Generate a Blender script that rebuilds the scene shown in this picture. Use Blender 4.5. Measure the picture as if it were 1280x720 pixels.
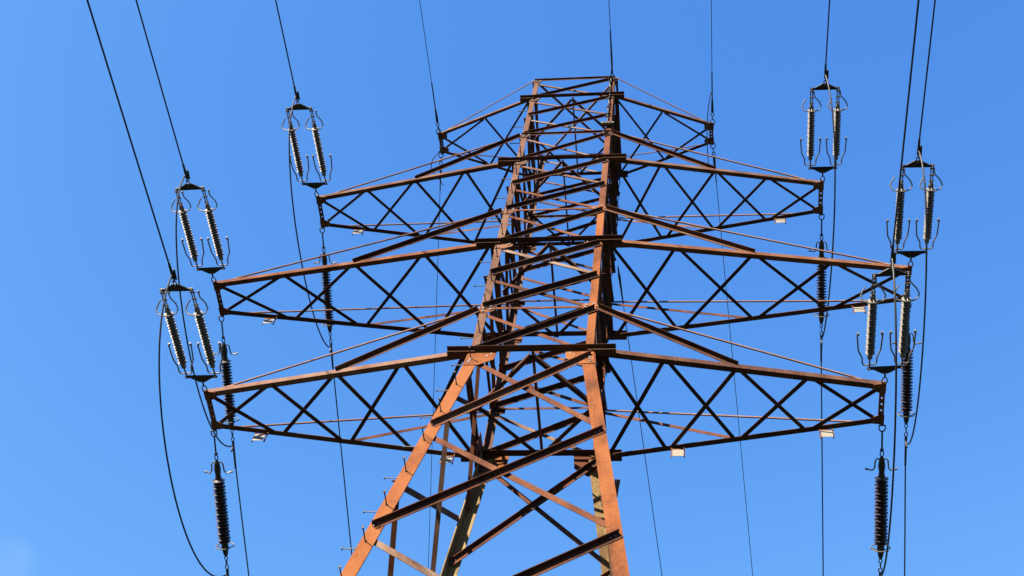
import bpy, bmesh, math, random
from mathutils import Vector, Matrix
random.seed(7)
C = bpy.context.scene
R = math.radians
for o in list(bpy.data.objects): bpy.data.objects.remove(o)

# ------------------------------------------------------------------ camera, sky, sun, exposure
GZ = 22.07                                  # height of the lowest crossarm above the ground
cam_d = bpy.data.cameras.new('camera'); cam = bpy.data.objects.new('camera', cam_d)
C.collection.objects.link(cam); C.camera = cam
yaw, pitch, roll = R(-14.12), R(58.2085), R(10.8671)
fw = Vector((math.sin(yaw)*math.cos(pitch), math.cos(yaw)*math.cos(pitch), math.sin(pitch)))
rt = Vector((math.cos(yaw), -math.sin(yaw), 0)); up = rt.cross(fw)
r2 = rt*math.cos(roll) + up*math.sin(roll); u2 = up*math.cos(roll) - rt*math.sin(roll)
M = Matrix.Identity(4)
for i in range(3):
    M[i][0], M[i][1], M[i][2] = r2[i], u2[i], -fw[i]
M[0][3], M[1][3], M[2][3] = 2.8713, -14.8298, -20.4707 + GZ
cam.matrix_world = M
cam_d.sensor_width = 36; cam_d.lens = 1751.86/1280*36; cam_d.clip_end = 6000; cam_d.clip_start = .05

SUN_EL, SUN_AZ = R(27), R(211)              # azimuth measured clockwise from +Y: behind the camera, to its left
SKY_GRADE = ((1.6, 2.2, .70), (1.27, 1.5, 1.64), (1.97, .72, 3.6))     # gain, power, upper limit per channel
w = bpy.data.worlds.new('World'); C.world = w; w.use_nodes = True
nt = w.node_tree; bg = nt.nodes['Background']
sky = nt.nodes.new('ShaderNodeTexSky'); sky.sky_type = 'NISHITA'; sky.sun_disc = False
sky.sun_elevation = SUN_EL; sky.sun_rotation = SUN_AZ
sky.air_density = 1.0; sky.dust_density = .2; sky.ozone_density = 3.0; sky.altitude = 200
sep = nt.nodes.new('ShaderNodeSeparateColor'); com = nt.nodes.new('ShaderNodeCombineColor')     # the deep blue of a polarised clear sky
nt.links.new(sky.outputs[0], sep.inputs[0])
for ch, (gain, gam, top) in enumerate(SKY_GRADE):
    pw = nt.nodes.new('ShaderNodeMath'); pw.operation = 'POWER'; pw.inputs[1].default_value = gam
    ml = nt.nodes.new('ShaderNodeMath'); ml.operation = 'MULTIPLY'; ml.inputs[1].default_value = gain
    nt.links.new(sep.outputs[ch], pw.inputs[0]); nt.links.new(pw.outputs[0], ml.inputs[0]); mn = nt.nodes.new('ShaderNodeMath'); mn.operation = 'MINIMUM'; mn.inputs[1].default_value = top
    nt.links.new(ml.outputs[0], mn.inputs[0]); nt.links.new(mn.outputs[0], com.inputs[ch])
tcw = nt.nodes.new('ShaderNodeTexCoord')      # a faint wisp of cirrus low on the left
wd_ = (fw + r2*((14-640)/1751.86) - u2*((702-360)/1751.86)).normalized()
dt_ = nt.nodes.new('ShaderNodeVectorMath'); dt_.operation = 'DOT_PRODUCT'; dt_.inputs[1].default_value = wd_
mrg = nt.nodes.new('ShaderNodeMapRange'); mrg.interpolation_type = 'SMOOTHSTEP'; mrg.inputs['From Min'].default_value = math.cos(R(1.15)); mrg.inputs['From Max'].default_value = 1.0
nzc = nt.nodes.new('ShaderNodeTexNoise'); nzc.inputs['Scale'].default_value = 70; nzc.inputs['Detail'].default_value = 7
mlc = nt.nodes.new('ShaderNodeMath'); mlc.operation = 'MULTIPLY'; mlc2 = nt.nodes.new('ShaderNodeMath'); mlc2.operation = 'MULTIPLY'; mlc2.inputs[1].default_value = .2
mxc = nt.nodes.new('ShaderNodeMix'); mxc.data_type = 'RGBA'
mxc.inputs[7].default_value = (2.0, 2.6, 3.6, 1)
nt.links.new(tcw.outputs['Generated'], dt_.inputs[0]); nt.links.new(tcw.outputs['Generated'], nzc.inputs['Vector'])
nt.links.new(dt_.outputs['Value'], mrg.inputs['Value']); nt.links.new(mrg.outputs[0], mlc.inputs[0]); nt.links.new(nzc.outputs[0], mlc.inputs[1])
nt.links.new(mlc.outputs[0], mlc2.inputs[0]); nt.links.new(mlc2.outputs[0], mxc.inputs[0]); nt.links.new(com.outputs[0], mxc.inputs[6])
nt.links.new(mxc.outputs[2], bg.inputs[0])
bg.inputs[1].default_value = .07
sd = bpy.data.lights.new('sun', 'SUN'); sun = bpy.data.objects.new('sun', sd); C.collection.objects.link(sun)
sd.energy = 5.0; sd.angle = R(.5); sd.color = (1.0, .86, .68)
tosun = Vector((math.sin(SUN_AZ)*math.cos(SUN_EL), math.cos(SUN_AZ)*math.cos(SUN_EL), math.sin(SUN_EL)))
sun.rotation_euler = tosun.to_track_quat('Z', 'Y').to_euler()
sun.location = (0, -30, 60)
vs = C.view_settings
vs.view_transform = 'Standard'; vs.look = 'None'; vs.gamma = 1; vs.use_curve_mapping = False; vs.exposure = 2.0

# ------------------------------------------------------------------ materials
def new_mat(name):
    m = bpy.data.materials.new(name); m.use_nodes = True
    return m, m.node_tree.nodes, m.node_tree.links, m.node_tree.nodes['Principled BSDF']

def rusty(name, c_dark, c_mid, c_light, rough=.85, metal=0.0):
    m, n, l, b = new_mat(name)
    tc = n.new('ShaderNodeTexCoord'); oi = n.new('ShaderNodeObjectInfo')
    geo = n.new('ShaderNodeNewGeometry')
    mp = n.new('ShaderNodeMapping'); mp.inputs['Scale'].default_value = (1, 1, .45)      # streaks run down
    l.new(geo.outputs['Position'], mp.inputs[0])
    n1 = n.new('ShaderNodeTexNoise'); n1.inputs['Scale'].default_value = 2.2; n1.inputs['Detail'].default_value = 6
    n2 = n.new('ShaderNodeTexNoise'); n2.inputs['Scale'].default_value = 26; n2.inputs['Detail'].default_value = 8; n2.inputs['Roughness'].default_value = .7
    l.new(mp.outputs[0], n1.inputs['Vector']); l.new(mp.outputs[0], n2.inputs['Vector'])
    add = n.new('ShaderNodeMath'); add.operation = 'ADD'
    mr = n.new('ShaderNodeMath'); mr.operation = 'MULTIPLY_ADD'; mr.inputs[1].default_value = .34; mr.inputs[2].default_value = -.17
    l.new(oi.outputs['Random'], mr.inputs[0])
    l.new(n1.outputs[0], add.inputs[0]); l.new(mr.outputs[0], add.inputs[1])
    mx = n.new('ShaderNodeMath'); mx.operation = 'MULTIPLY_ADD'; mx.inputs[1].default_value = .6
    l.new(n2.outputs[0], mx.inputs[0])
    sub = n.new('ShaderNodeMath'); sub.operation = 'SUBTRACT'; sub.inputs[1].default_value = .3
    l.new(add.outputs[0], sub.inputs[0]); l.new(sub.outputs[0], mx.inputs[2])
    cr = n.new('ShaderNodeValToRGB'); e = cr.color_ramp.elements
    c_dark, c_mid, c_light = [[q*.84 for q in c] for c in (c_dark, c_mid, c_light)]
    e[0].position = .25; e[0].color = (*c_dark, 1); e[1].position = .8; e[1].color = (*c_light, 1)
    k = cr.color_ramp.elements.new(.5); k.color = (*c_mid, 1)
    l.new(mx.outputs[0], cr.inputs[0]); l.new(cr.outputs[0], b.inputs['Base Color'])
    b.inputs['Roughness'].default_value = rough; b.inputs['Metallic'].default_value = metal
    b.inputs['Specular IOR Level'].default_value = .12
    bp = n.new('ShaderNodeBump'); bp.inputs['Strength'].default_value = .25; bp.inputs['Distance'].default_value = .004
    l.new(n2.outputs[0], bp.inputs['Height']); l.new(bp.outputs[0], b.inputs['Normal'])
    return m

def plain(name, col, rough=.5, metal=0.0, var=.25, scale=30):
    m, n, l, b = new_mat(name)
    tc = n.new('ShaderNodeTexCoord'); nz = n.new('ShaderNodeTexNoise'); nz.inputs['Scale'].default_value = scale; nz.inputs['Detail'].default_value = 5
    l.new(tc.outputs['Object'], nz.inputs['Vector'])
    cr = n.new('ShaderNodeValToRGB'); e = cr.color_ramp.elements
    col = [q*.86 for q in col]; e[0].position = .3; e[0].color = (*[c*(1-var) for c in col], 1); e[1].position = .7; e[1].color = (*[min(1, c*(1+var)) for c in col], 1)
    l.new(nz.outputs[0], cr.inputs[0]); l.new(cr.outputs[0], b.inputs['Base Color'])
    b.inputs['Roughness'].default_value = rough; b.inputs['Metallic'].default_value = metal
    return m

RUST_LEG = rusty('rust_orange', (.08, .028, .013), (.18, .06, .019), (.22, .088, .035))
KHAKI = rusty('khaki_primer', (.085, .05, .022), (.19, .135, .06), (.24, .18, .09))
TIE = rusty('pale_rust_rod', (.10, .05, .032), (.19, .105, .07), (.23, .15, .115))
DIM = rusty('shade_dimmed_rust', (.04, .018, .013), (.08, .034, .02), (.125, .066, .043))  # rust darkened to paint in underside shade on upper rising braces and near struts
SHADY = rusty('shade_darkened_rust', (.03, .016, .012), (.058, .028, .018), (.095, .05, .034))  # deeper shade painted into the rust of bars and braces seen from beneath
CHORD = rusty('worn_chord_steel', (.055, .026, .018), (.12, .058, .038), (.17, .105, .078))
GREYED = rusty('greyed_primer', (.085, .045, .03), (.14, .09, .065), (.19, .145, .115))
RUST = rusty('rust_brown', (.045, .018, .012), (.105, .038, .018), (.155, .075, .045))
RUST_UP = rusty('weathered_brown', (.045, .023, .017), (.10, .050, .034), (.155, .097, .07))
GALV = plain('dull_galvanised', (.15, .142, .13), .5, .35)
BOLT = plain('bolt_zinc', (.25, .24, .23), .4, .5)
DARK = plain('dark_fitting', (.03, .03, .028), .5, .5)
WIRE = plain('weathered_conductor', (.02, .02, .02), .6, .3)
PORC = plain('grey_porcelain', (.115, .105, .09), .6, 0, .12)
PORC2 = plain('shaded_porcelain', (.035, .022, .025), .35, 0, .15)  # same porcelain, its colour darkened for the shaded side of the far strings
CORE = plain('insulator_core', (.06, .055, .05), .5)
PLATE = plain('cream_enamel', (.20, .185, .15), .45, 0, .1)
CONC = plain('concrete', (.32, .31, .29), .9, 0, .2, 6)

# ------------------------------------------------------------------ mesh helpers
class MB:
    def __init__(s): s.v = []; s.f = []; s.mi = []; s.m = 0
    def face(s, idx): s.f.append(idx); s.mi.append(s.m)
    def hexa(s, P):
        b = len(s.v); s.v += [Vector(q) for q in P]
        for q in ((0,3,2,1),(4,5,6,7),(0,1,5,4),(1,2,6,5),(2,3,7,6),(3,0,4,7)): s.face([b+i for i in q])
    def beam(s, a, b, u, v, u0, u1, v0, v1):
        "box swept from a to b; cross-section spans u0..u1 along u and v0..v1 along v"
        a = Vector(a); b = Vector(b)
        P = [q + u*uu + v*vv for q in (a, b) for uu, vv in ((u0,v0),(u1,v0),(u1,v1),(u0,v1))]
        s.hexa(P)
    def angle(s, a, b, u, v, wu, wv=None, t=None):
        "an L-section: corner line a-b, one flange along u, the other along v"
        a = Vector(a); b = Vector(b); ax = (b-a).normalized()
        u = Vector(u); v = Vector(v)
        u = (u - ax*u.dot(ax)).normalized(); v = (v - ax*v.dot(ax)); v = (v - u*v.dot(u)).normalized()
        wv = wv or wu; t = t or max(.006, wu*.1)
        s.beam(a, b, u, v, 0, wu, 0, t)
        s.beam(a, b, u, v, 0, t, t, wv)
    def box(s, c, sx, sy, sz):
        c = Vector(c); s.beam(c-Vector((0,0,sz/2)), c+Vector((0,0,sz/2)), Vector((1,0,0)), Vector((0,1,0)), -sx/2, sx/2, -sy/2, sy/2)
    def tube(s, pts, r, n=8, cap=True):
        pts = [Vector(q) for q in pts]; rs = r if isinstance(r, (list, tuple)) else [r]*len(pts)
        t0 = (pts[1]-pts[0]).normalized(); x = t0.orthogonal().normalized(); rings = []
        for i, q in enumerate(pts):
            t = (pts[min(i+1, len(pts)-1)] - pts[max(i-1, 0)]).normalized()
            x = (x - t*x.dot(t)).normalized(); y = t.cross(x); b = len(s.v)
            s.v += [q + (x*math.cos(k*2*math.pi/n) + y*math.sin(k*2*math.pi/n))*rs[i] for k in range(n)]
            rings.append(b)
        for b0, b1 in zip(rings, rings[1:]):
            for k in range(n): s.face([b0+k, b0+(k+1)%n, b1+(k+1)%n, b1+k])
        if cap: s.face([rings[0]+k for k in reversed(range(n))]); s.face([rings[-1]+k for k in range(n)])
    def ball(s, c, r, n=8):
        c = Vector(c); s.tube([c+Vector((0,0,r*math.cos(math.pi*(i+.35)/(5.7)))) for i in range(6)], [r*math.sin(math.pi*(i+.35)/5.7) for i in range(6)], n)
    def ring(s, c, ax1, ax2, r1, r2, rad, a0=0, a1=360, n=18):
        c = Vector(c); ax1 = Vector(ax1); ax2 = Vector(ax2)
        s.tube([c + ax1*r1*math.cos(R(a0+(a1-a0)*i/n)) + ax2*r2*math.sin(R(a0+(a1-a0)*i/n)) for i in range(n+1)], rad, 6)
    def prism(s, poly, nrm, t):
        nrm = Vector(nrm)*t; b = len(s.v); n = len(poly)
        s.v += [Vector(q) for q in poly] + [Vector(q)+nrm for q in poly]
        s.face([b+i for i in reversed(range(n))]); s.face([b+n+i for i in range(n)])
        for i in range(n): j = (i+1)%n; s.face([b+i, b+j, b+n+j, b+n+i])
    def bolt(s, c, nrm, r=.02, h=.018):
        nrm = Vector(nrm).normalized(); s.tube([Vector(c), Vector(c)+nrm*h], r, 6)
    def build(s, name, mats, parent=None, smooth=False):
        me = bpy.data.meshes.new(name); me.from_pydata([tuple(q) for q in s.v], [], s.f)
        mats = mats if isinstance(mats, (list, tuple)) else [mats]
        for m in mats: me.materials.append(m)
        me.polygons.foreach_set('material_index', s.mi)
        bm = bmesh.new(); bm.from_mesh(me); bmesh.ops.recalc_face_normals(bm, faces=bm.faces); bm.to_mesh(me); bm.free()
        if smooth: me.polygons.foreach_set('use_smooth', [True]*len(me.polygons))
        o = bpy.data.objects.new(name, me); C.collection.objects.link(o)
        if parent: o.parent = parent
        return o

def tag(o, label=None, cat=None, group=None, kind=None):
    for k, val in (('label', label), ('category', cat), ('group', group), ('kind', kind)):
        if val: o[k] = val
    return o
def empty(name, loc=(0, 0, 0), label=None, cat=None, group=None):
    o = bpy.data.objects.new(name, None); C.collection.objects.link(o); o.location = loc
    o.empty_display_size = .3
    return tag(o, label, cat, group)
def copy_tree(o, parent=None):
    c = o.copy(); C.collection.objects.link(c); c.parent = parent
    for ch in o.children: copy_tree(ch, c)
    return c

# ------------------------------------------------------------------ ground
gm, n, l, b = new_mat('meadow_grass')
geo = n.new('ShaderNodeNewGeometry')
na = n.new('ShaderNodeTexNoise'); na.inputs['Scale'].default_value = .15; na.inputs['Detail'].default_value = 10
nb = n.new('ShaderNodeTexNoise'); nb.inputs['Scale'].default_value = 9; nb.inputs['Detail'].default_value = 8
l.new(geo.outputs['Position'], na.inputs[0]); l.new(geo.outputs['Position'], nb.inputs[0])
mxn = n.new('ShaderNodeMath'); mxn.operation = 'MULTIPLY_ADD'; mxn.inputs[1].default_value = .5
hf = n.new('ShaderNodeMath'); hf.operation = 'MULTIPLY'; hf.inputs[1].default_value = .5
l.new(na.outputs[0], hf.inputs[0]); l.new(nb.outputs[0], mxn.inputs[0]); l.new(hf.outputs[0], mxn.inputs[2])
cr = n.new('ShaderNodeValToRGB'); cr.color_ramp.elements[0].position = .35; cr.color_ramp.elements[0].color = (.008, .014, .004, 1)
cr.color_ramp.elements[1].position = .65; cr.color_ramp.elements[1].color = (.024, .03, .010, 1)
l.new(mxn.outputs[0], cr.inputs[0]); l.new(cr.outputs[0], b.inputs['Base Color']); b.inputs['Roughness'].default_value = .95
g = MB(); N = 24; S = 3000
for i in range(N+1):
    for j in range(N+1):
        x = S*(2*i/N-1); y = S*(2*j/N-1); d = math.hypot(x, y)
        g.v.append(Vector((x, y, 0 if d < 300 else 4*math.sin(x*.003)*math.cos(y*.004)*min(1, (d-300)/600))))
for i in range(N):
    for j in range(N): g.face([i*(N+1)+j, (i+1)*(N+1)+j, (i+1)*(N+1)+j+1, i*(N+1)+j+1])
tag(g.build('ground', gm), kind='structure')

# ------------------------------------------------------------------ lattice tower
X = Vector((1, 0, 0)); Y = Vector((0, 1, 0)); Z = Vector((0, 0, 1))
z1, z1t, z2, z2t, z3, z3t, z4, z4t = 0, 1.5125, 4.0077, 5.4543, 7.8299, 9.2402, 11.3915, 12.528
def hw(z):  # half widths in x and y at height z above the lowest crossarm
    a = 1.1 + (1.0162-1.1)*z/z4t if z >= 0 else 1.1 + (1.5693-1.1)*(-z)/4
    return a + (.013*(-z) if z < 0 else 0), a*1.0709
def corner(sx, sy, z, dx=0, dy=0):
    a, d = hw(z); return Vector((sx*(a+dx), sy*(d+dy), z+GZ))
tower = empty('transmission_tower', (0, 0, 0), 'tall rusty brown steel lattice pylon with four pairs of crossarms, seen from below', 'pylon')
ARM = [(z1, z1t, 6.1237, .3965, 4, .115), (z2, z2t, 7.1176, .37, 4, .11), (z3, z3t, 5.753, .3656, 4, .10), (z4, z4t, 3.4124, .2479, 2, .075)]
bottom = -GZ
LOW = [0, -2.62, -5.5, -8.9, -12.9, -17.2, bottom+.25]
FR_NODES = LOW[::-1][:-1] + [0, z1t, (z1t+z2)/2, z2, z2t, (z2t+z3)/2, z3, z3t, (z3t+z4)/2, z4, z4t]
SD_NODES = [bottom+.25, -15.0, -10.8, -7.2, -4.2, -1.4, z1t, (z1t+z2)/2, z2, z2t, (z2t+z3)/2, z3, z3t, (z3t+z4)/2, z4, z4t]
def legw(z): return .22 if z < -.01 else .145 if z < z2t-.01 else .13 if z < z3t-.01 else .115
def mat_at(z): return RUST if z < 5.5 else RUST_UP
def bw(z): return .112 if z < 0 else .096 if z < 3.9 else .082 if z < 7.8 else .065

peg_mb = MB(); peg_mb.tube([(0,0,0), (-.24,0,0)], .0095, 6); peg_mb.tube([(-.24,0,0), (-.255,0,0)], .022, 6); peg_mb.tube([(-.012,0,0), (0,0,0)], .02, 6)
peg_proto = None
for sx, sy in ((-1,-1), (1,-1), (-1,1), (1,1)):
    m = MB(); cuts = [bottom, -9.5, 0, z2t, z3t, z4t+.06]
    for i, (a, b_) in enumerate(zip(cuts, cuts[1:])):
        m.m = 0 if i < 2 else 1 if i < 3 else 2
        wd = legw((a+b_)/2); t = .02 if i < 2 else .015
        m.angle(corner(sx, sy, a), corner(sx, sy, b_), (-sx, 0, 0), (0, -sy, 0), wd, wd, t)
        if i > 1:   # splice cover inside the corner where the section changes
            zz = a
            m.angle(corner(sx, sy, zz-.35, -.02, -.02), corner(sx, sy, zz+.35, -.018, -.018), (-sx,0,0), (0,-sy,0), wd*.85, wd*.85, .012)
    leg = m.build('leg', [RUST_LEG if sy < 0 else KHAKI, RUST_LEG if sx > 0 else RUST_UP, RUST if sx > 0 else RUST_UP], tower)
    # gusset plates on the outer faces at every crossarm and tie level
    for kz, (zz, big) in enumerate(((z1,2),(z1t,1),(z2,1.3),(z2t,1),(z3,1.1),(z3t,.8),(z4,.9),(z4t,.7),(-2.62,0),(-5.5,0))):
        if not big: continue
        for face in (0, 1):
            gp = MB(); wx, dn, upz = (.50, .44, .22) if big == 2 else (.27*big, .14*big, .12*big)
            a, d = hw(zz)
            zl, zh = zz-dn, zz+upz
            if face == 0:
                def P(x, z, off): c = corner(sx, sy, z); return Vector((c.x - sx*x, c.y + sy*off, c.z))
                nr = Vector((0, sy, 0)); 
            else:
                def P(x, z, off): c = corner(sx, sy, z); return Vector((c.x + sx*off, c.y - sy*x, c.z))
                nr = Vector((sx, 0, 0))
            inset = .006
            poly = [P(inset, zl, .003), P(wx*.55, zl, .003), P(wx, zl+dn*.45, .003), P(wx, zh-upz*.2, .003), P(wx*.8, zh, .003), P(inset, zh, .003)]
            gp.prism(poly, nr, .010)
            gp.m = 1
            zsb = [zl+.05*big**.5, zl+.05*big**.5+.07, zl+.05*big**.5+.14, zh-.04, zh-.11] if big == 2 else [zl+.045, zz, zh-.035]
            for q in zsb:
                gp.bolt(P(.06*min(1.3, big), q, .0135), nr)
            for q in ((wx*.7, zz-dn*.3), (wx*.82, zz-dn*.12), (wx*.72, zz+upz*.45)):
                gp.bolt(P(q[0], q[1], .0135), nr)
            gp.build('gusset_plate', [RUST_LEG if zz < 1 or sx > 0 and zz < 6 else RUST if zz < 6 else RUST_UP, BOLT], leg)
    if (sx, sy) == (-1, -1):
        zz = bottom + 3.2; k = 0
        while zz < z4t-.2:
            c = corner(sx, sy, zz)
            if peg_proto is None: o = peg_proto = peg_mb.build('climbing_peg', DARK, leg)
            else: o = peg_proto.copy(); C.collection.objects.link(o); o.parent = leg
            o.location = c + Vector((-.001, .09, 0))
            if zz < 9 :
                o = peg_proto.copy(); C.collection.objects.link(o); o.parent = leg
                o.location = c + Vector((.09, -.001, .06)); o.rotation_euler = (0, 0, R(90))
            zz += .93
    f = MB(); c = corner(sx, sy, bottom)
    f.prism([(c.x+dx*.45, c.y+dy*.45, -.5) for dx, dy in ((-1,-1),(1,-1),(1,1),(-1,1))], (0,0,1), .78)
    f.build('footing', CONC, leg)

def face_frame(A, B, out, nodes, flat_back=False):
    """A(z), B(z): the two corner lines (left and right as seen from the camera side); out: direction the outstanding flange of the rising brace takes"""
    bars = []
    for zz, kind in ((-17.2,'d'),(-8.9,'d'),(z1,'b'),(z1t,'l'),(z2,'b'),(z2t,'l'),(z3,'b'),(z3t,'d'),(z4,'b'),(z4t,'d')):
        m = MB(); a = A(zz); b_ = B(zz); ax = (b_-a).normalized(); s = bw(zz)
        if kind == 'b':
            ext = .40 if out.y and zz < 11 else .26 if out.y else -.02
            p = a - ax*ext + out*.022 + Z*.05; q = b_ + ax*ext + out*.022 + Z*.05
            m.angle(p, q, -Z, out, s*.32, s*1.25)
            if out.y:
                for e0, sg in ((a, -1), (b_, 1)):   # splice plates that carry the chords out of the body
                    m.beam(e0 - ax*sg*.10, e0 + ax*sg*ext, -Z, out, .0, .015, -.09*s/.105, .075*s/.105)
                    m.beam(e0 - ax*sg*.10, e0 + ax*sg*ext, -Z, out, -.05, .0, .022, .034)
        elif kind == 'l':
            m.angle(a + out*.016 + ax*.1 + Z*.03, b_ + out*.016 - ax*.1 + Z*.03, -Z, -out, s*.62, s*.5)
        else:
            m.angle(a + out*.016 + Z*.03, b_ + out*.016 + Z*.03, -Z, out, s*.75, s*.8)
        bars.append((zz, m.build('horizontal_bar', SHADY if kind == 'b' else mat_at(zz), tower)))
    for a, b_ in zip(nodes, nodes[1:]):
        fr = [o for zz, o in bars if zz <= a + .01]; fr = fr[-1] if fr else bars[0][1]
        s = bw((a+b_)/2); e = .05; i0 = .07 if a < 0 else .05
        pa, pb = A(a+e), B(b_-e); ax = (pb-pa).normalized()
        q = MB(); q.angle(pa + ax*i0 + out*.018, pb - ax*i0 + out*.018, -Z, out, s, s*(.74 if a < -.1 else .95))
        q.m = 1
        for pp in (pa+ax*(i0+.05), pa+ax*(i0+.13), pb-ax*(i0+.05), pb-ax*(i0+.13)): q.bolt(pp + out*.03 - Z*s*.5, out, .016, .014)
        q.build('diagonal_brace', [mat_at(a) if a < -.1 else SHADY if random.random() < .45 else DIM, BOLT], fr)
        pa, pb = A(b_-e), B(a+e); ax = (pb-pa).normalized(); i1 = legw(a)*.55
        q = MB()
        if out.x < 0: q.angle(pa + ax*i1 - out*.024 - Z*.1, pb - ax*i1 - out*.024 - Z*.1, Z, -out, s*.7, s*.75)
        else: q.angle(pa + ax*i1 - out*.024, pb - ax*i1 - out*.024, -Z, -out, s*.9, s*.75)
        q.build('diagonal_brace', mat_at(a) if random.random() > .2 else GREYED, fr)
face_frame(lambda z: corner(-1,-1,z), lambda z: corner(1,-1,z), -Y, FR_NODES)
face_frame(lambda z: corner(-1,1,z,0,-.03), lambda z: corner(1,1,z,0,-.03), -Y, FR_NODES)
face_frame(lambda z: corner(-1,-1,z), lambda z: corner(-1,1,z), -X, SD_NODES)
face_frame(lambda z: corner(1,-1,z), lambda z: corner(1,1,z), X, SD_NODES)

# horizontal bracing diamonds inside the body
for zz in (z1, z2, z3, z4):
    a, d = hw(zz); s = bw(zz)*.8; h = zz+GZ; pts = [Vector((0,-d,h)), Vector((a,0,h)), Vector((0,d,h)), Vector((-a,0,h))]
    fr = MB(); fr.m = 0
    fr.angle(pts[0]+Z*.05, pts[2]+Z*.05, Z, X, s*.7)
    frm = fr.build('plan_frame', mat_at(zz), tower)
    for i in range(4):
        p, q = pts[i], pts[(i+1)%4]; ax = (q-p).normalized(); nrm = Z.cross(ax)
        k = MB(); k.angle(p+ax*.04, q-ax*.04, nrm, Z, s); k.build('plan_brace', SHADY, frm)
a, d = hw(z4t); h = z4t+GZ
fr = MB(); fr.angle((-a, -d, h-.02), (a, d, h-.02), (1,-1,0), Z, .06); fr = fr.build('plan_frame', RUST_UP, tower)
k = MB(); k.angle((a, -d, h-.035), (-a, d, h-.035), (1,1,0), -Z, .06); k.build('plan_brace', RUST_UP, fr)

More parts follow.
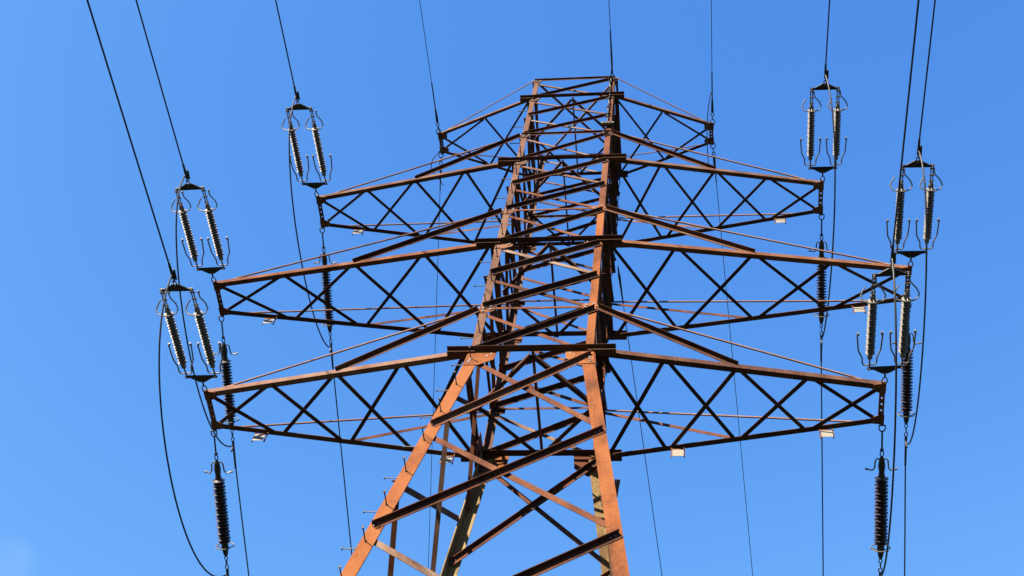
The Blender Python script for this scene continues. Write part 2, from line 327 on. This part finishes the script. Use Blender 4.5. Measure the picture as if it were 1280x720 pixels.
def perforated(mb, a, b_, w_, t=.012, n=6):
    a = Vector(a); b_ = Vector(b_); ax = (b_-a).normalized(); sd_ = ax.cross(Z).normalized()
    mb.beam(a, b_, sd_, Z, -w_/2, -w_*.16, 0, t); mb.beam(a, b_, sd_, Z, w_*.16, w_/2, 0, t)
    L = (b_-a).length
    for i in range(n):
        t0 = i/n + .035; t1 = (i+1)/n - .035 + .02
        mb.beam(a+ax*L*t0, a+ax*L*min(1, t1), sd_, Z, -w_*.16, w_*.16, 0, t)
SIGNS = {(0,-1): (-5.2, -1.72), (0,1): (2.53, 5.15), (1,-1): (-6.03,), (1,1): (6.14,), (2,-1): (-4.86,), (2,1): (4.83,)}
for i, (zz, zt, L, e, nseg, cw) in enumerate(ARM):
    for sg in (-1, 1):
        a, d = hw(zz); h = zz+GZ; at, dt = hw(zt); ht = zt+GZ
        mt = RUST if i < 2 else RUST_UP; mtc = CHORD if i == 0 else RUST if i == 1 else RUST_UP
        def ch(f, sy): return Vector((sg*(a + (L-a)*f), sy*(d + (e-d)*f), h))
        m = MB()   # end frame of the arm
        tipf, tipb = ch(1, -1), ch(1, 1)
        perforated(m, tipf+X*sg*(-.03)+Z*.0, tipb+X*sg*(-.03), .10)
        m.beam(tipf+X*sg*.005-Y*.02, tipb+X*sg*.005+Y*.02, X*sg, Z, .0, .010, .012, cw*.95)
        for q, sy in ((tipf, -1), (tipb, 1)):   # corner plates with the eye for the shackle
            m.prism([q+Vector((sg*.03, sy*.05, -.014)), q+Vector((-sg*.20, sy*.02, -.014)), q+Vector((-sg*.20, -sy*.10, -.014)), q+Vector((-sg*.07, -sy*.16, -.014)), q+Vector((sg*.03, -sy*.16, -.014))], (0,0,1), .012)
            m.beam(q+Vector((-sg*.02, sy*.0, -.03)), q+Vector((-sg*.02, sy*.07, -.03)), X, Z, -.012, .012, 0, .07)
        m.m = 1
        for q, sy in ((tipf, -1), (tipb, 1)):
            for bx in (.02, .09, .16): m.bolt(q+Vector((-sg*bx, -sy*.03, -.014)), -Z, .012, .010)
        arm = m.build('crossarm', [mt, BOLT], tower)
        for sy in (-1, 1):
            p = ch(.0, sy) + X*sg*.02 + Y*sy*.028; q = ch(1, sy)
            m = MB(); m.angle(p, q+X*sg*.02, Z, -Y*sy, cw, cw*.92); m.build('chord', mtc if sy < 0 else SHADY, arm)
        cs = {0: .075, 1: .07, 2: .062, 3: .052}[i]
        for s_ in range(nseg):
            f0, f1 = s_/nseg, (s_+1)/nseg; g_ = .014
            for sy, lift, vd in ((-1, .014, Z), (1, -.004, -Z)):
                p = ch(f0+ (g_ if s_ else .03) + random.uniform(-.004, .004), sy) - Y*sy*.06; q = ch(f1 - g_ + random.uniform(-.004, .004), -sy) + Y*sy*.05
                ax = (q-p).normalized(); nrm = Z.cross(ax)
                if nrm.y > 0: nrm = -nrm
                off = -nrm*cs*.5
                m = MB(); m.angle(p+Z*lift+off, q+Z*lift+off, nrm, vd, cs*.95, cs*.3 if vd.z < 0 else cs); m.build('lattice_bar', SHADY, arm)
        for sy in (-1, 1):
            node = Vector((sg*(at+.03), sy*(dt+.02), ht))
            end = ch(1-.42/(L-a), sy) + Z*(cw*.9) + Y*sy*.005
            if i == 3: end = ch(1-.2/(L-a), sy) + Z*(cw*.9)
            m = MB(); dirn = (end-node).normalized()
            m.tube([node+dirn*.05, end-dirn*.1], .019 if i < 3 else .014, 8)
            m.beam(node-dirn*.03, node+dirn*.16, Z, Y, -.02, .02, -.006, .006)
            m.beam(end-dirn*.2, end+dirn*.04, Z, Y, -.02, .02, -.006, .006)
            m.build('tie_rod', TIE, arm)
            if i < 3:
                p = node - Z*.04; q = ch(.5, sy) + Z*(cw*.8)
                m = MB(); s_ = .092 if i < 2 else .08
                if sy < 0: m.angle(p, q, -Z, -Y, s_)
                else: m.angle(p, q, -Z, Y, s_*.8, s_*.5)
                m.build('strut', DIM if sy < 0 else mt, arm)
        for x in SIGNS.get((i, sg), ()):
            fr_ = (abs(x)-a)/(L-a); p = ch(fr_, 1)
            ydir = Vector((0, -.25, -1)).normalized() if x < -4 or x > 4 else Vector((0, -.05, -1))
            tl = -.05*sg
            m = MB()
            for dx, k in ((-.115, 1), (.115, 1)):
                m.beam(p+X*dx+Z*.05-Y*.03, p+X*(dx)+Z*-.33-Y*.05, X, Y, -.011, .011, -.008, .008)
            m.beam(p+X*-.12-Z*.10-Y*.055, p+X*.12-Z*.10-Y*.055, Z, Y, -.012, .012, -.005, .005)
            fo = m.build('sign_frame', mt, arm)
            m = MB(); c0 = p + Vector((0, -.066, -.24))
            m.prism([c0+Vector((-.10, 0, .11)), c0+Vector((.10, 0, .11)), c0+Vector((.10, -.03, -.11)), c0+Vector((-.10, -.03, -.11))], (0, -.98, .13), .006)
            m.build('sign_plate', PLATE, arm)

# clamp box on the upper right leg
c = corner(1, -1, z3t+.40)
m = MB(); m.box(c+Vector((-.08, -.05, 0)), .26, .06, .14); m.m = 1; m.box(c+Vector((-.08, -.10, -.06)), .30, .05, .05)
for q in (-.07, .0, .07): m.bolt(c+Vector((-.08+q, -.126, -.06)), -Y, .016, .02)
m.build('cable_clamp', [DARK, GALV], tower)

# ------------------------------------------------------------------ insulator sets
def tipP(i, sg, sy):
    zz, zt, L, e, n_, cw = ARM[i]; return Vector((sg*L, sy*e, zz+GZ))
def dirv(az, sl, sg):
    return Vector((math.sin(R(az))*math.cos(R(sl)), sg*math.cos(R(az))*math.cos(R(sl)), -math.sin(R(sl))))
VF, VB = dirv(-.6, 3.2, -1), dirv(-.2, 18.2, 1)
WF, WB = dirv(.52, 8.37, -1), dirv(.67, 16.5, 1)
def orient(v):   # local +Y runs along the string, local +Z is up
    y = v.normalized(); x = y.cross(Z).normalized(); z = x.cross(y)
    return Matrix((x, y, z)).transposed().to_euler()

def shed_stack(m, x, y0, y1, n_, r, core):
    pts, rad = [(x, y0-.02, 0)], [core]
    st = (y1-y0)/n_
    for k in range(n_):
        y = y0 + k*st; rr = r if k % 2 == 0 else r*.93
        for dy, q in ((.12, core), (.36, rr*.88), (.44, rr), (.52, rr), (.58, rr*.7), (.70, core*1.02)):
            pts.append((x, y+dy*st, 0)); rad.append(q)
    pts.append((x, y1+.02, 0)); rad.append(core)
    m.tube(pts, rad, 14)

def make_double():
    root = empty('insulator_set')
    m = MB(); m.ring((0, .06, -.0), X, Y, .045, .075, .011, -30, 210); m.tube([(-.05, .02, 0), (.05, .02, 0)], .014, 8)
    m.tube([(0, .13, 0), (0, .22, 0)], .018, 8); m.build('shackle', DARK, root)
    def yoke(y, s):
        m = MB(); t = .022
        m.prism([(-.31, y+s*.02, -t/2), (-.30, y+s*.075, -t/2), (-.05, y+s*-.075, -t/2), (.05, y+s*-.075, -t/2), (.30, y+s*.075, -t/2), (.31, y+s*.02, -t/2), (.0, y+s*-.0, -t/2)][:6], (0,0,1), t)
        m.m = 1
        for x in (-.275, 0, .275): m.tube([(x, y+s*(.045 if x else -.045), -.035), (x, y+s*(.045 if x else -.045), .035)], .017, 6)
        return m.build('yoke_plate', [DARK, GALV], root)
    yoke(.30, 1); yoke(2.33, -1)
    for x in (-.275, .275):
        m = MB(); shed_stack(m, x, .66, 1.80, 19, .082, .034); ins = m.build('insulator', [PORC], root)
        ins.data.polygons.foreach_set('use_smooth', [False]*len(ins.data.polygons))
        m = MB(); m.tube([(x,.54,0),(x,.57,0),(x,.66,0),(x,.68,0)], [.02,.045,.048,.03], 10); m.tube([(x,.35,0),(x,.55,0)], .016, 8)
        m.build('end_cap', GALV, ins); m = MB()
        m.tube([(x,1.78,0),(x,1.80,0),(x,1.88,0),(x,1.92,0)], [.03,.05,.046,.02], 10)
        for dz in (-.02, .02): m.tube([(x+dz,1.90,0),(x+dz,2.28,0)], .0115, 6)
        for yy in (1.95, 2.08, 2.22): m.tube([(x-.045,yy,0),(x+.045,yy,0)], .018, 6)
        m.build('link_fitting', GALV, ins)
        for s in (-1, 1):
            m = MB(); m.tube([(x,.43,0),(x+s*.09,.42,0),(x+s*.12,.46,.01),(x+s*.125,.56,.03),(x+s*.19,.70,.06),(x+s*.215,1.02,.09)], .0145, 7)
            m.tube([(x+s*.20,1.0,.088),(x+s*.20,1.05,.092)], .022, 7); m.build('arcing_horn', GALV, ins)
        m = MB(); P_ = [(x-.05, 2.12, .13), (x-.07, 2.04, .10), (x-.16, 1.95, .06), (x-.205, 1.87, .0), (x-.17, 1.82, -.07), (x-.06, 1.80, -.11), (x+.06, 1.80, -.11), (x+.17, 1.82, -.07), (x+.205, 1.87, .0), (x+.16, 1.95, .06), (x+.12, 2.0, .09)]
        m.tube(P_, .0135, 7); m.tube([(x, 1.84, 0), (x, 1.805, -.11)], .01, 6); m.ball((x-.05, 2.135, .14), .027); m.build('arcing_ring', GALV, ins)
    m = MB(); m.ring((0, 2.43, 0), X, Y, .028, .05, .010, 0, 360); m.ring((0, 2.50, 0), Z, Y, .028, .05, .010, 0, 360)
    m.tube([(0,2.53,0),(0,2.60,0),(0,2.86,-.01)], [.03,.027,.021], 10)
    m.tube([(-.045,2.50,.0),(-.045,2.70,.02)], .022, 8)
    m.build('dead_end_clamp', [DARK], root)
    return root

def make_single():
    root = empty('insulator_string')
    m = MB(); m.ring((0, .06, 0), X, Y, .055, .075, .012, -30, 210); m.tube([(-.06, .02, 0), (.06, .02, 0)], .014, 8)
    m.tube([(0,.12,0),(0,.46,0)], .017, 8); m.tube([(-.0,.46,0),(0,.50,0)], .034, 8); m.ring((0,.55,0), X, Y, .03, .05, .011, 0, 360)
    m.build('shackle', DARK, root)
    m = MB(); shed_stack(m, 0, .98, 2.28, 20, .125, .062); ins = m.build('insulator', [PORC2], root)
    m = MB(); m.tube([(0,.60,0),(0,.66,0),(0,.78,0),(0,.90,0),(0,.98,0)], [.025,.05,.065,.05,.062], 12)
    m.build('end_cap', DARK, ins); m = MB()
    m.tube([(0,2.26,0),(0,2.36,0),(0,2.50,0),(0,2.56,0)], [.06,.07,.045,.02], 12); m.build('end_cap', DARK, ins)
    for s in (-1, 1):
        m = MB(); m.tube([(0,.66,.0),(s*.07,.64,.01),(s*.11,.68,.01),(s*.12,.82,.02),(s*.16,.87,.03),(s*.24,.86,.05)], .0145, 7); m.tube([(s*.23,.86,.05),(s*.28,.85,.06)], .02, 7)
        m.build('arcing_horn', [GALV], ins)
    m = MB(); m.ring((0, 2.34, 0), X, Z, .17, .17, .011, 0, 320, 22); m.tube([(-.17,2.34,0),(0,2.40,0),(.17,2.34,0)], .010, 6); m.build('arcing_ring', GALV, ins)
    m = MB(); m.ring((0,2.59,0), X, Y, .028, .045, .010); m.ring((0,2.68,0), Z, Y, .028, .05, .011); m.ring((0,2.77,0), X, Y, .03, .05, .011)
    m.tube([(0,2.82,0),(0,2.92,0),(0,3.45,.01)], [.03,.026,.022], 10); m.tube([(0,2.93,0),(0,2.97,-.08),(0,2.99,-.16)], .02, 8)
    m.build('dead_end_clamp', DARK, root)
    return root

dbl = make_double(); sgl = make_single()
AN = ['lowest', 'second', 'third']
SIDE = {-1: 'left', 1: 'right'}
first = True
for i in range(3):
    for sg in (-1, 1):
        o = dbl if first else copy_tree(dbl)
        o.location = tipP(i, sg, -1) + VF*.03 + Z*.01; o.rotation_euler = orient(VF); o.rotation_euler.rotate_axis('Y', R(random.uniform(-3, 3)))
        tag(o, f"twin grey ribbed insulators with horns pulling away from the {AN[i]} crossarm tip on the {SIDE[sg]}", 'insulator', 'twin insulator sets on the near side of the crossarm tips')
        p = sgl if first else copy_tree(sgl)
        p.location = tipP(i, sg, 1) + VB*.03 - Z*.02; p.rotation_euler = orient(VB)
        tag(p, f"single dark ribbed insulator hanging behind the {AN[i]} crossarm tip on the {SIDE[sg]}", 'insulator', 'single insulator strings on the far side of the crossarm tips')
        first = False

# ------------------------------------------------------------------ wires
def wire(name, start, w0, length, r, label, cat, group=None, n_=40, sag_up=.00018, extra=None):
    pts = []
    hor = Vector((w0.x, w0.y, 0)).normalized(); sl = w0.z/math.hypot(w0.x, w0.y)
    for k in range(n_+1):
        s = length*(k/n_)**2
        pts.append(start + hor*s + Z*(sl*s + sag_up*s*s))
    m = MB(); m.tube(pts, r, 7); o = m.build(name, WIRE)
    if extra: extra(o)
    return tag(o, label, cat, group)
JUMP = {(2,-1): [-.04,.21,-2.17,.08,-.89,-1.72], (1,-1): [.05,-.23,-1.91,-.09,-.82,-1.81], (0,-1): [-.01,.35,-2.24,-.13,-.89,-1.9],
        (2,1): [.23,.39,-2.27,-.03,-1.02,-1.65], (1,1): [.04,-.2,-1.96,-.05,-.6,-1.94], (0,1): [-.11,.29,-2.18,-.03,-1.27,-1.36]}
for i in range(3):
    for sg in (-1, 1):
        A = tipP(i, sg, -1); B = tipP(i, sg, 1)
        wire('power_line', A+VF*2.84, WF, 160, .0155, f"black cable running up out of view from the {AN[i]} {SIDE[sg]} crossarm, near side", 'power line', 'conductors on the near side', sag_up=.0004)
        wire('power_line', B+VB*3.44, WB, 260, .0155, f"black cable dropping away behind the {AN[i]} {SIDE[sg]} crossarm, far side", 'power line', 'conductors on the far side', sag_up=.0005)
        q = JUMP[(i, sg)]; a0 = A+VF*2.64; b0 = B+VB*2.95; c1 = a0+Vector(q[:3]); c2 = b0+Vector(q[3:])
        pts = []
        for k in range(41):
            t = k/40; pts.append(a0*(1-t)**3 + c1*3*(1-t)**2*t + c2*3*(1-t)*t*t + b0*t**3)
        m = MB(); m.tube(pts, .0165, 8)
        tag(m.build('jumper_cable', WIRE), f"slack looping jumper cable passing under the {AN[i]} crossarm tip on the {SIDE[sg]}", 'jumper cable', 'jumper loops under the crossarm tips')

# earth wires of the top crossarm
for sg in (-1, 1):
    for sy, WV, nm in ((-1, dirv(.4 if sg < 0 else 0, 8, -1), 'near'), (1, dirv(-5.9 if sg < 0 else 4.4, 16, 1), 'far')):
        A = Vector((sg*3.4124, sy*.2479, z4+GZ))
        if sy > 0: A2 = A
        root = empty('earth_wire', A, f"thin {nm}-side earth wire clamped to the top crossarm tip on the {SIDE[sg]}", 'earth wire', 'thin wires of the top crossarm')
        hor = Vector((WV.x, WV.y, 0)).normalized(); sl = WV.z/math.hypot(WV.x, WV.y)
        m = MB(); L0 = .75
        m.tube([hor*s + Z*(sl*s + .0004*s*s) for s in [L0 + 150*(k/30)**2 for k in range(31)]], .0085, 6); m.build('strand', WIRE, root)
        m = MB(); u_ = WV
        m.ring(u_*.06, X, u_, .06, .09, .011, 0, 360); m.ring(u_*.19, Z, u_, .03, .055, .011, 0, 360); m.ring(u_*.29, X, u_, .035, .055, .012, 0, 360)
        m.tube([u_*.34, u_*.38, u_*.55, u_*.75], [.02, .034, .03, .018], 8); m.tube([u_*.72, u_*(1.5 if sy < 0 else 1.0)], .0155, 8)
        m.build('dead_end_clamp', DARK, root)
    A = Vector((sg*3.4124, -.2479, z4+GZ)); B = Vector((sg*3.4124, .2479, z4+GZ))
    m = MB(); so = -1
    P0 = A + Vector((0, -.95, -.12)); 
    pts = [P0, P0+Vector((so*.07, .2, -.12)), A+Vector((so*.12, -.35, -.35)), A+Vector((so*.14, .05, -.45)), B+Vector((so*.13, .15, -.45)), B+Vector((so*.10, .45, -.40)), B+Vector((0, .78, -.25))] if sg > 0 else \
          [A+Vector((.02,-.2,-.03)), A+Vector((.04, .1, -.06)), B+Vector((.0, -.1, -.07)), B+Vector((-.2, .1, -.25)), B+Vector((-.24, .35, -.30)), B+Vector((-.1, .6, -.28)), B+Vector((.0, .82, -.26))]
    sm = []
    for k in range(len(pts)-1):
        p0 = pts[max(k-1,0)]; p1 = pts[k]; p2 = pts[k+1]; p3 = pts[min(k+2,len(pts)-1)]
        for t in (0,.25,.5,.75): sm.append(.5*((2*p1)+(p2-p0)*t+(2*p0-5*p1+4*p2-p3)*t*t+(3*p1-p0-3*p2+p3)*t**3))
    sm.append(pts[-1]); m.tube(sm, .011, 6)
    tag(m.build('bonding_cable', WIRE), f"short curled bonding wire at the top crossarm tip on the {SIDE[sg]}", 'cable', 'bonding wires')

# cable ending at the top of the near right leg, and its run down the leg
A = corner(1, -1, z4t-.02) + Vector((-.06, -.06, 0))
wv = dirv(.6, 7, -1)
root = empty('earth_wire', A, 'earth wire reaching the very peak of the pylon above the near right leg', 'earth wire', 'thin wires of the pylon peak')
m = MB(); m.tube([wv*(1.2+150*(k/30)**2) + Z*.0004*(1.2+150*(k/30)**2)**2 for k in range(31)], .0095, 6); m.build('strand', WIRE, root)
m = MB(); m.tube([wv*.1, wv*.5, wv*1.3], [.02, .026, .016], 8); m.ring(wv*.05, X, wv, .03, .05, .012, 0, 360); m.build('dead_end_clamp', DARK, root)
m = MB(); prev = []
for k in range(22):
    f = k/21; zz = z4t-.1 - f*(z4t-.1-(z3t+.45)); c = corner(1, -1, zz)
    prev.append(c + Vector((-.10+.015*math.sin(k*1.7), -.05-.012*math.cos(k*2.3), 0)))
m.tube([A+wv*.6+Z*-.02, A+wv*.3-Z*.12] + prev, .016, 7)
for q in prev[2::4]: m.tube([q-Z*.035, q+Z*.035], .032, 7)
tag(m.build('down_cable', DARK), 'dark cable strapped down the near right leg from the pylon peak to the clamp box', 'cable')
B = Vector((1.17, 1.25, 7.15+GZ)); wv = (Vector((1.97, 8.6, 4.97+GZ)) - B).normalized()
root = empty('earth_wire', B, 'thin cable leaving the far right leg and dropping behind the right arms', 'earth wire', 'thin wires leaving the pylon body')
m = MB(); m.tube([wv*(.7+120*(k/30)**2) for k in range(31)], .0095, 6); m.build('strand', WIRE, root)
m = MB(); m.tube([wv*.0, wv*.25, wv*.9], [.012, .03, .014], 8); m.build('dead_end_clamp', DARK, root)
m = MB(); pv = []
for k in range(40):
    zz = z4t - k/39*(z4t-7.3); c = corner(1, 1, zz); pv.append(c + Vector((.05+.015*math.sin(k*1.3), .03+.012*math.cos(k*1.9), 0)))
m.tube(pv, .012, 6)
for q in pv[3::6]: m.box(q, .05, .05, .05)
tag(m.build('down_cable', DARK), 'thin dark cable clipped along the far right leg of the pylon', 'cable')
